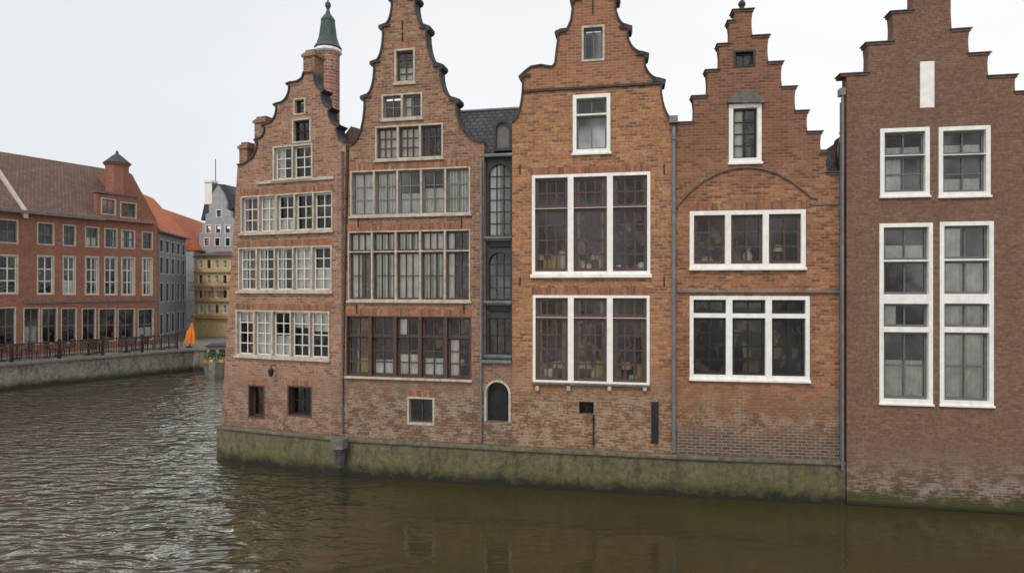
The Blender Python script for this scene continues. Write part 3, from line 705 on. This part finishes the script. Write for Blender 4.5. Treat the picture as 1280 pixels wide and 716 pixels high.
for H, L in ((H3, LA), (H3, LB), (H2, L2), (H4, LC)):
    for (u0, u1, z0, z1) in L:
        kk = {H2: 1, H3: 4, H4: 1}[H]
        for k in range(kk):
            u = u0 + (u1 - u0) * ((k + .5 + random.uniform(-.15, .15)) / kk); fn = random.choice((mk_vase, mk_books, mk_frame, mk_lamp, mk_plant, mk_frame, mk_books))
            fn(H.world(u, random.uniform(.3, .36), z0 - .004), i); i += 1

# =================================================================== QUAY in front of the houses
front = [(-9.36, 20.28), (-4.89, 18.62), (0, 17.53), (4.29, 16.72), (8.4, 16.13)]
back = [(8.43, 17.0), (4.4, 17.4), (.1, 18.2), (-4.8, 19.3), (-8.3, 20.9), (-5.4, 29.0), (-6.4, 29.2)]
Q = empty('quay_wall'); tag(Q, 'low mossy concrete quay wall under the brick houses', 'quay wall')
MB().polyxy([front + back], -.8, 1.0).build('wall', M['quay'], Q)
fo = [(-9.42, 20.24), (-4.9, 18.56), (0, 17.47), (4.28, 16.66), (8.39, 16.07)]
MB().polyxy([fo + [(8.41, 16.5), (4.4, 17.1), (.1, 17.9), (-4.8, 19.0), (-8.6, 20.6), (-5.7, 29.05), (-6.5, 29.3)]], 1.003, 1.10).build('coping', M['quaytop'], Q, bevel=.02)
Fd = empty('mooring_fender', (-4.98, 18.5, 0)); tag(Fd, 'dark rusty mooring fender fixed to the quay wall', 'fender')
MB().polyxy([[(-.24, -.1), (-.15, -.26), (.15, -.26), (.24, -.1), (.24, .1), (-.24, .1)]], .84, 1.14).build('cap', M['cope2'], Fd, bevel=.02)
MB().lathe(.04, -.06, [(.05, .22), (.12, .3), (.16, .6), (.2, .83)], 10).build('post', M['cope'], Fd)

# =================================================================== GROUND, WATER
def sheet(name, pts, z, mat, kind):
    tris = tessellate_polygon([[Vector((p[0], p[1], 0)) for p in pts]])
    o = MB().add([(p[0], p[1], z) for p in pts], [tuple(t) for t in tris]).build(name, mat)
    for p in o.data.polygons:
        if p.normal.z < 0: p.flip()
    o['kind'] = kind; return o
sheet('ground', [(-700, -60), (-95, -60), (-27.3, 33.9), (-21.2, 42.1), (-10, 43.5), (-6.0, 29.5), (-8.4, 20.9), (-4.8, 19.2), (.1, 18.1), (4.4, 17.3), (8.43, 16.6),
                     (12.6, 15.8), (60, 7), (700, 0), (700, 900), (-700, 900)], 1.05, M['pave'], 'structure')
m, nt, b = newmat('canal_water'); nt.nodes.remove(b)
pos, z = posn(nt)
warp = nd(nt, 'ShaderNodeTexNoise', {'Vector': pos, 'Scale': .8, 'Detail': 1.0})
wp = nd(nt, 'ShaderNodeVectorMath', {0: pos, 1: nd(nt, 'ShaderNodeVectorMath', {0: warp.outputs['Color'], 1: (.7, .7, 0)}, operation='MULTIPLY').outputs[0]}, operation='ADD').outputs[0]
n1 = noise(nt, wp, 2.7, 1.5, 0.4, (0.55, 1.5, 0)); n2 = noise(nt, wp, 6.5, 1.0, 0.5, (0.7, 1.4, 0)); n3 = noise(nt, pos, 0.16, 2.0)
n6 = noise(nt, wp, .8, 2.0, .4, (.7, 1.5, 0))
sx = nd(nt, 'ShaderNodeSeparateXYZ', {0: pos}).outputs[0]
lm = nd(nt, 'ShaderNodeMapRange', {'Value': sx, 'From Min': -1.8, 'From Max': -6.5, 'To Min': 0.0, 'To Max': 1.0}, interpolation_type='SMOOTHSTEP').outputs[0]
amp = math2(nt, 'MULTIPLY', mrange(nt, lm, 0, 1, .07, 1.0), mrange(nt, n3, 0.35, 0.65, 0.75, 1.2))
h = math2(nt, 'ADD', math2(nt, 'ADD', n1, math2(nt, 'MULTIPLY', n2, 0.16)), math2(nt, 'MULTIPLY', n6, math2(nt, 'SUBTRACT', 1.6, lm)))
h = math2(nt, 'MULTIPLY', h, amp)
bp = nd(nt, 'ShaderNodeBump', {'Strength': 1.0, 'Distance': 0.155, 'Height': h})
mur = mixc(nt, noise(nt, pos, .5, 4.0), (0.036, 0.029, 0.012), (0.056, 0.046, 0.020))
df = nd(nt, 'ShaderNodeBsdfDiffuse', {'Color': mur})
gs = nd(nt, 'ShaderNodeBsdfGlossy', {'Color': (.95, .96, .92, 1), 'Roughness': .06, 'Normal': bp.outputs[0]})
fz = nd(nt, 'ShaderNodeFresnel', {'IOR': 1.4, 'Normal': bp.outputs[0]})
ff = nd(nt, 'ShaderNodeClamp', {0: math2(nt, 'MULTIPLY', math2(nt, 'SUBTRACT', fz.outputs[0], mrange(nt, lm, 0, 1, 0, .04)), mrange(nt, lm, 0, 1, .85, 4.2)), 2: .9}).outputs[0]
mx = nd(nt, 'ShaderNodeMixShader', {0: ff, 1: df.outputs[0], 2: gs.outputs[0]})
nt.links.new(mx.outputs[0], nt.nodes['Material Output'].inputs[0])
sheet('water', [(-600, -300), (600, -300), (600, 200), (-600, 200)], 0.0, m, 'structure')

# =================================================================== FAR BANK
Qf = empty('quay_wall'); tag(Qf, 'pale grey stone quay wall across the canal', 'quay wall')
MB().polyxy([[(-60, -10.5), (-27, 33.8), (-20.9, 41.9), (-10, 43.2), (-10, 44), (-21.3, 43), (-27.9, 34.2), (-61, -10)]], -.5, 1.28).build('wall', M['quayf'], Qf)
MB().polyxy([[(-59.9, -10.6), (-26.9, 33.7), (-20.8, 41.8), (-10, 43.1), (-10, 43.8), (-21.2, 42.7), (-27.5, 34.0), (-60.5, -10.2)]], 1.283, 1.43).build('coping', M['cope2'], Qf, bevel=.02)
sheet('pavement', [(-60.6, -10.2), (-27.5, 34.05), (-21.2, 42.8), (-10, 43.9), (-10, 75), (-40, 75), (-75, -9)], 1.40, M['pave'], 'structure')

BL = House('coral_brick_building', (-34.45, 27.0), (-25.2, 45.5), 'long coral brick building with tiled roof and chimney tower', 'building')
A = BL.at
kw = dict(m=.08, surround='stone', sash='sashg', proud=.02, y=.1, curts=('half', None, None, 'sides', None), bar=.06)
cols = [(-75, -48), (-35, -12), (-3, 23), (46, 68), (78, 95), (106, 124), (130, 147), (151, 169), (177, 191)]
for (x0, x1) in cols:
    xm = (x0 + x1) / 2
    bank(BL, (x0, 273 + xm * .09, x1, 304 + xm * .045), grid=(2, 2), **kw)
    bank(BL, (x0, 318 + xm * .02, x1, 368 + xm * .01), grid=(2, 3), **dict(kw, sash='sashw'))
for (x0, x1) in ((-75, -50), (-40, -12), (-4, 20), (29, 50), (51.5, 72), (76, 96), (102, 120), (123, 145), (147, 169), (172, 192)):
    bank(BL, (x0, 384 + x0 * .01, x1, 432 - x0 * .04), grid=(2, 2), **dict(kw, glass='glassm', surround='stone', m=.06, curts=(None, 'half', None)))
for R in ((126, 248, 145, 269), (150, 253, 171, 273)): bank(BL, R, 1, grid=(2, 2), **kw)
zE = A(0, 262)[1]
ol = [(0, 1.2), (0, zE), (A(121, 273)[0], zE), A(121, 243), A(139, 243), A(157, 243), A(172, 247), A(180, 262), A(197, 279), (BL.w, 1.2)]
finish(BL, ol, 'bl', None, 9, floors=[1.5] + [A(100, y)[1] for y in (372, 312)] + [A(100, 275)[1]], roomd=2.5)
MB().box(BL.w - .3, BL.w - .005, .352, 9, 1.2, zE - .2).box(.005, .3, .352, 9, 1.2, zE - .2).build('side_wall', M['bl'], BL.root)
zr = 14.1
MB().add([(-.3, -.35, zE - .05), (BL.w - .3, -.35, zE - .05), (BL.w - .3, 4.6, zr), (-.3, 4.6, zr), (-.3, 9.6, zE), (BL.w - .3, 9.6, zE)],
         [(0, 1, 2, 3), (3, 2, 5, 4), (0, 3, 4), (1, 5, 2), (0, 4, 5, 1)]).build('roof', M['tile_b'], BL.root)
us = A(28, 262)[0]
MB().add([(us - .12, -.4, zE), (us + .12, -.4, zE), (us + .12, 4.6, zr + .25), (us - .12, 4.6, zr + .25), (us - .12, -.4, zE - .4), (us + .12, -.4, zE - .4), (us + .12, 4.6, zr - .2), (us - .12, 4.6, zr - .2)],
         [(0, 1, 2, 3), (4, 5, 6, 7), (0, 1, 5, 4), (1, 2, 6, 5), (0, 3, 7, 4), (2, 3, 7, 6)]).build('parapet', M['stone'], BL.root)
MB().box(-.2, BL.w - 3.9, -.45, -.3, zE - .12, zE + .05).build('gutter', M['lead'], BL.root)
a, zt = A(139, 204, .8); b, zb_ = A(158, 243, .8); cxx = (a + b) / 2
MB().lathe(cxx, 1.0, [(.72, zb_ - 2.5), (.72, zt - .1), (.82, zt - .05), (.82, zt + .05)], 8).build('chimney', M['bl'], BL.root)
MB().lathe(cxx, 1.0, [(.9, zt + .06), (.35, zt + .55), (.1, zt + .75), (.06, zt + .95)], 8).build('chimney_cap', M['slate'], BL.root)
MB().poly([[A(157, 243, .4), A(157, 214, .4), A(165, 218, .4), A(180, 246, .4), A(196, 276, .4), A(180, 276, .4)]], .4, 8.8).build('gable_wall', M['bl'], BL.root)
MB().box(A(30, 380)[0], BL.w - .2, -.1, .02, A(100, 378)[1], A(100, 378)[1] + .14).build('cornice', M['cope2'], BL.root)
MB().box(A(121, 243)[0] - .1, A(172, 247)[0], -.1, .4, A(139, 243)[1], A(139, 243)[1] + .12).build('coping', M['cope2'], BL.root)

def terrace(name, pl, pr, label, zEave, zRidge, wall, roofm, rows, ncol, dep=8.0, win='sashw', sur='white'):
    H = House(name, pl, pr, label, 'building'); W = H.w; pitch = W / ncol
    for (z0, z1) in rows:
        for i in range(ncol):
            u = pitch * (i + .5); hw = min(.5, pitch * .3)
            q = (u - hw, u + hw, z0, z1); H.holes.append(rloop(*q))
            MB().poly([rloop(q[0] - .002, q[1] + .002, z0 - .002, z1 + .002), rloop(q[0] + .08, q[1] - .08, z0 + .08, z1 - .08)], -.02, .15).build('window_surround', M[sur], H.root)
            light(H, q[0] + .08, q[1] - .08, z0 + .08, z1 - .08, (2, 2), win, 'glass', .08)
    MB().poly([rloop(0, W, 1.2, zEave)] + H.holes, 0, .3).build('wall', M[wall], H.root)
    MB().box(0, .3, .31, dep, 1.2, zEave - .1).box(W - .3, W, .31, dep, 1.2, zEave - .1).box(.31, W - .31, 2, 2.1, 1.2, zEave).build('side_wall', M[wall], H.root)
    MB().add([(-.1, -.3, zEave - .05), (W + .1, -.3, zEave - .05), (W + .1, dep / 2, zRidge), (-.1, dep / 2, zRidge), (-.1, dep + .2, zEave), (W + .1, dep + .2, zEave)],
             [(0, 1, 2, 3), (3, 2, 5, 4), (0, 3, 4), (1, 5, 2), (0, 4, 5, 1)]).build('roof', M[roofm], H.root)
    MB().tube((-.1, -.33, zEave - .02), (W + .1, -.33, zEave - .02), .08).build('gutter', M['lead'], H.root)
    return H
terrace('grey_town_house', (-25.75, 46.6), (-27.3, 53.6), 'grey rendered house with orange tiled roof', 9.5, 12.8, 'grey', 'tile_o', ((1.9, 3.5), (4.3, 5.8), (6.4, 7.7), (8.0, 9.0)), 5, dep=5, win='sashk', sur='lgrey')
terrace('orange_roofed_house', (-28.6, 57.5), (-31.0, 70), 'small house with bright orange roof tiles', 8.8, 12.4, 'lgrey', 'tile_o', ((1.9, 3.5), (4.3, 5.8), (7.0, 8.2)), 4, dep=5, win='sashk')

G = House('grey_gabled_house', ((248 - 640) / 800 * 60, 60.0), ((300 - 640) / 800 * 60, 59.0), 'pale grey gabled house with steep dark slate roof', 'building')
A = G.at
for R in ((257, 281, 264, 292), (269, 281, 276, 292), (281, 281, 288, 292), (255, 297, 262, 308), (268, 297, 275, 308), (281, 297, 288, 308), (270, 262, 277, 272)):
    bank(G, R, 1, m=.06, grid=(1, 2), sash='sashk', surround='white')
pl = [(249, 292), (253, 290), (253, 280), (257, 278), (257, 268), (261, 266), (261, 256), (265, 254), (265, 243), (272, 232), (279, 243), (283, 254), (283, 262), (289, 264), (289, 272), (298, 275)]
ol = [A(*p) for p in pl]; ol = [(ol[0][0], 1.2)] + ol + [(ol[-1][0], 1.2)]
MB().poly([ol] + G.holes, 0, .3).build('wall', M['lgrey'], G.root)
MB().poly([[A(248, 275), A(258, 228), A(278, 230), A(300, 255)]], .32, 8).build('roof', M['slate'], G.root)
MB().box(.1, G.w, 1.5, 1.6, 1.2, 11).build('interior_wall', M['room'], G.root)
a, zt = A(255, 226, .2); b = A(264, 226, .2)[0]
MB().box(a, b, .3, 1.0, zt - 2.2, zt).box(a - .08, b + .08, .22, 1.08, zt - .15, zt + .04).build('chimney', M['white'], G.root)
MB().tube((A(262, 226)[0], .8, A(262, 226)[1] - 1), (A(262, 226)[0], .8, A(262, 197)[1]), .035).build('aerial', M['iron'], G.root)

O = House('timber_framed_house', ((243 - 640) / 800 * 53, 53.0), ((330 - 640) / 800 * 51, 51.0), 'ochre brick house with timber balconies near the water', 'building')
A = O.at
for y in (330, 349, 367, 386):
    for x in (251, 261, 271, 281, 291, 303):
        bank(O, (x - 3, y - 6, x + 3, y + 6), 1, m=.05, grid=(2, 2), sash='sashw' if (x + y) % 3 else 'sashd', surround='cream')
zt = A(270, 319)[1]
MB().poly([rloop(0, O.w, 1.2, zt)] + O.holes, 0, .3).build('wall', M['yel'], O.root)
for k, y in enumerate((321, 340, 358, 376)):
    z = A(268, y)[1]; MB().box(-.05, O.w, -.12 - .03 * k, .01, z - .05, z + .06).build('timber_beam', M['tan'], O.root)
for k in range(4):
    u = .35 + k * 1.25; z = A(268, 361)[1]
    mb = MB().box(u - .45, u + .45, -.5, .0, z - .15, z - .07)
    for q in range(7): mb.box(u - .44 + q * .14, u - .41 + q * .14, -.5, -.47, z - .07, z + .55)
    mb.box(u - .46, u + .46, -.51, -.46, z + .55, z + .6).build('balcony', M['tan'], O.root)
MB().box(-.1, O.w, -.25, .02, A(268, 398)[1], A(268, 398)[1] + .25).build('cornice', M['tan'], O.root)
MB().add([(-.2, -.3, zt), (O.w, -.3, zt), (O.w, 3, zt + .5), (-.2, 3, zt + .5)], [(0, 1, 2, 3)]).build('roof', M['tile_d'], O.root)
MB().box(.1, O.w, 1.5, 1.6, 1.2, zt).build('interior_wall', M['room'], O.root)

def railing(p, q, label):
    p = Vector(p); q = Vector(q); L = (q - p).length; e = empty('railing', (p.x, p.y, 1.43), math.atan2(q.y - p.y, q.x - p.x)); tag(e, label, 'railing', 'railings along the quay')
    mb = MB(); mb.tube((0, 0, .95), (L, 0, .95), .03); mb.tube((0, 0, .15), (L, 0, .15), .02)
    n = int(L / .14)
    for i in range(n + 1): mb.tube((L * i / n, 0, .15), (L * i / n, 0, .95), .012, 4)
    mb.build('rail', M['iron'], e)
    for i in range(2): MB().lathe(L * i, 0, [(.05, 0), (.04, 1.0), (.06, 1.05), (.02, 1.12)], 8).build('post', M['iron'], e)
qd = Vector((6.1, 8.1)).normalized(); qn = Vector((-qd.y, qd.x)); q0 = Vector((-27.3, 33.9))
for k in range(-1, 5):
    railing(q0 + qd * (k * 2.2 - 1.5), q0 + qd * (k * 2.2 + .6), 'black iron railing on the stone quay')

def table_set(p, rz):
    e = empty('cafe_table', (p.x, p.y, 1.4), rz); tag(e, 'small dark round cafe table on the quay', 'table', 'cafe tables on the quay')
    MB().lathe(0, 0, [(.38, .72), (.38, .75)], 16).build('table_top', M['panel'], e)
    MB().lathe(0, 0, [(.25, 0), (.22, .03), (.03, .06), (.03, .72)], 10).build('leg', M['iron'], e)
    for sx_ in (-1, 1):
        c = empty('cafe_chair', (p.x + sx_ * .62 * math.cos(rz), p.y + sx_ * .62 * math.sin(rz), 1.4), rz + (0 if sx_ > 0 else math.pi)); tag(c, 'dark wicker cafe chair beside a table', 'chair', 'cafe chairs on the quay')
        MB().box(-.2, .2, -.21, .21, .42, .47).build('seat', M['sashr'], c, bevel=.01)
        MB().poly([[(.18, .47), (.22, .47), (.28, .9), (.24, .9)]], -.2, .2).build('backrest', M['sashr'], c)
        for x in (-.17, .17):
            for y in (-.18, .18): MB().tube((x, y, 0), (x, y, .42), .018, 6).build('leg', M['iron'], c)
for k in range(10):
    table_set(q0 + qd * (.5 + k * 1.05) + qn * (1.1 + 1.3 * (k % 2)), random.uniform(0, 3))

P = empty('parasol', ((237 - 640) / 800 * 43, 43.0, 1.4)); tag(P, 'folded orange parasol leaning at the water edge', 'parasol')
P.rotation_euler = (0, .1, 0)
MB().tube((0, 0, 0), (0, 0, 1.75), .03).lathe(0, 0, [(.22, 0), (.22, .06), (.05, .08)], 12).build('pole', M['iron'], P)
mb = MB(); v = []; seg = 16
for k, (r, z) in enumerate(((.36, .3), (.34, .6), (.26, 1.0), (.12, 1.4), (.02, 1.72))):
    for i in range(seg):
        t = 2 * math.pi * i / seg; rr = r * (1 if i % 2 else .62) * random.uniform(.85, 1.1); v.append((rr * math.cos(t), rr * math.sin(t), z + (.12 * random.random() if k == 0 else 0)))
f = [(k * seg + i, k * seg + (i + 1) % seg, (k + 1) * seg + (i + 1) % seg, (k + 1) * seg + i) for k in range(4) for i in range(seg)]
mb.add(v, f).build('canopy', M['foam'], P)

Bt = empty('moored_boat', (-17.9, 38.2, 0), 0.25); tag(Bt, 'small weathered moored boat with painted panels and flower boxes', 'boat')
v = []; f = []; N_ = 9
for k in range(N_):
    t = k / (N_ - 1); y = t * 4.0; wd = .95 * math.sin(min(1, .12 + t * 1.6) * math.pi / 2)
    v += [(-wd, y, .75 + .2 * (1 - t)), (-wd * .75, y + .05, -.15), (wd * .75, y + .05, -.15), (wd, y, .75 + .2 * (1 - t))]
for k in range(N_ - 1):
    a = k * 4
    f += [(a, a + 1, a + 5, a + 4), (a + 1, a + 2, a + 6, a + 5), (a + 2, a + 3, a + 7, a + 6), (a + 3, a, a + 4, a + 7)]
f += [(0, 1, 2, 3), tuple((N_ - 1) * 4 + i for i in (3, 2, 1, 0))]
MB().add(v, f).build('hull', M['hull'], Bt)
MB().box(-.6, .6, 1.6, 3.4, .8, 1.75).build('cabin', M['wood'], Bt, bevel=.03)
MB().box(-.7, .7, 1.5, 3.5, 1.76, 1.84).build('cabin_roof', M['panel'], Bt)
for x0 in (-.45, .1): MB().box(x0, x0 + .35, 1.58, 1.6, 1.15, 1.6).build('window', M['sashk'], Bt)
for k, c_ in enumerate(('terra', 'yellow', 'blue', 'amber')):
    MB().box(-.55 + k * .28, -.3 + k * .28, .35, .6, .9, 1.1).build('flower_box', M[c_], Bt)
mb = MB()
for k in range(260):
    p = Vector((random.uniform(-.6, .6), random.uniform(.3, .7), random.uniform(1.08, 1.5))); a = Vector((random.uniform(-1, 1), random.uniform(-1, 1), random.uniform(-.5, 1))).normalized() * .1
    b_ = a.orthogonal().normalized() * .04; mb.add([p, p + a * .5 + b_, p + a, p + a * .5 - b_], [(0, 1, 2, 3)])
mb.build('foliage', M['leaf'], Bt)

# =================================================================== sky, sun, camera
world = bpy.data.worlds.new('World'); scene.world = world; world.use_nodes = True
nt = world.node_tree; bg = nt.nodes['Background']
sky = nt.nodes.new('ShaderNodeTexSky'); sky.sky_type = 'NISHITA'; sky.sun_disc = False
EL = math.radians(52); ROT = math.radians(200)
sky.sun_elevation = EL; sky.sun_rotation = ROT; sky.air_density = 1.0; sky.dust_density = 4.0
hs = nd(nt, 'ShaderNodeHueSaturation', {'Saturation': 0.25, 'Color': sky.outputs[0]})
tc = nt.nodes.new('ShaderNodeTexCoord'); sp = nd(nt, 'ShaderNodeSeparateXYZ', {0: tc.outputs['Generated']})
cl = noise(nt, tc.outputs['Generated'], 1.6, 4.0, 0.5, (1, 1, 2.5))
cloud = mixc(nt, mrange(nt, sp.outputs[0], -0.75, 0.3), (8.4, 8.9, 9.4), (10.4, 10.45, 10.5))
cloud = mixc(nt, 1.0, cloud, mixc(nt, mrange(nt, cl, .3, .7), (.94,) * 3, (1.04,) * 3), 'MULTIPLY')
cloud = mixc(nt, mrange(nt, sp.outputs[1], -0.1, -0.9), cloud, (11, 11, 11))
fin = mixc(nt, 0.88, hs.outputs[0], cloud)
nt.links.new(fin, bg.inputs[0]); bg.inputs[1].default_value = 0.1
sd = bpy.data.lights.new('sun', 'SUN'); sd.energy = 1.5; sd.angle = math.radians(11); sd.color = (1, .97, .92)
so = bpy.data.objects.new('sun', sd); COL.objects.link(so)
dirv = Vector((-math.sin(math.radians(20)) * math.cos(EL), -math.cos(math.radians(20)) * math.cos(EL), math.sin(EL)))
so.rotation_euler = dirv.to_track_quat('Z', 'Y').to_euler()
cd = bpy.data.cameras.new('camera'); cd.lens = 22.5; cd.sensor_width = 36; cd.clip_end = 2000; cd.clip_start = .1
co = bpy.data.objects.new('camera', cd); COL.objects.link(co); co.location = (0, 0, CAMZ); co.rotation_euler = (math.radians(90), 0, 0)
scene.camera = co
scene.view_settings.view_transform = 'Standard'
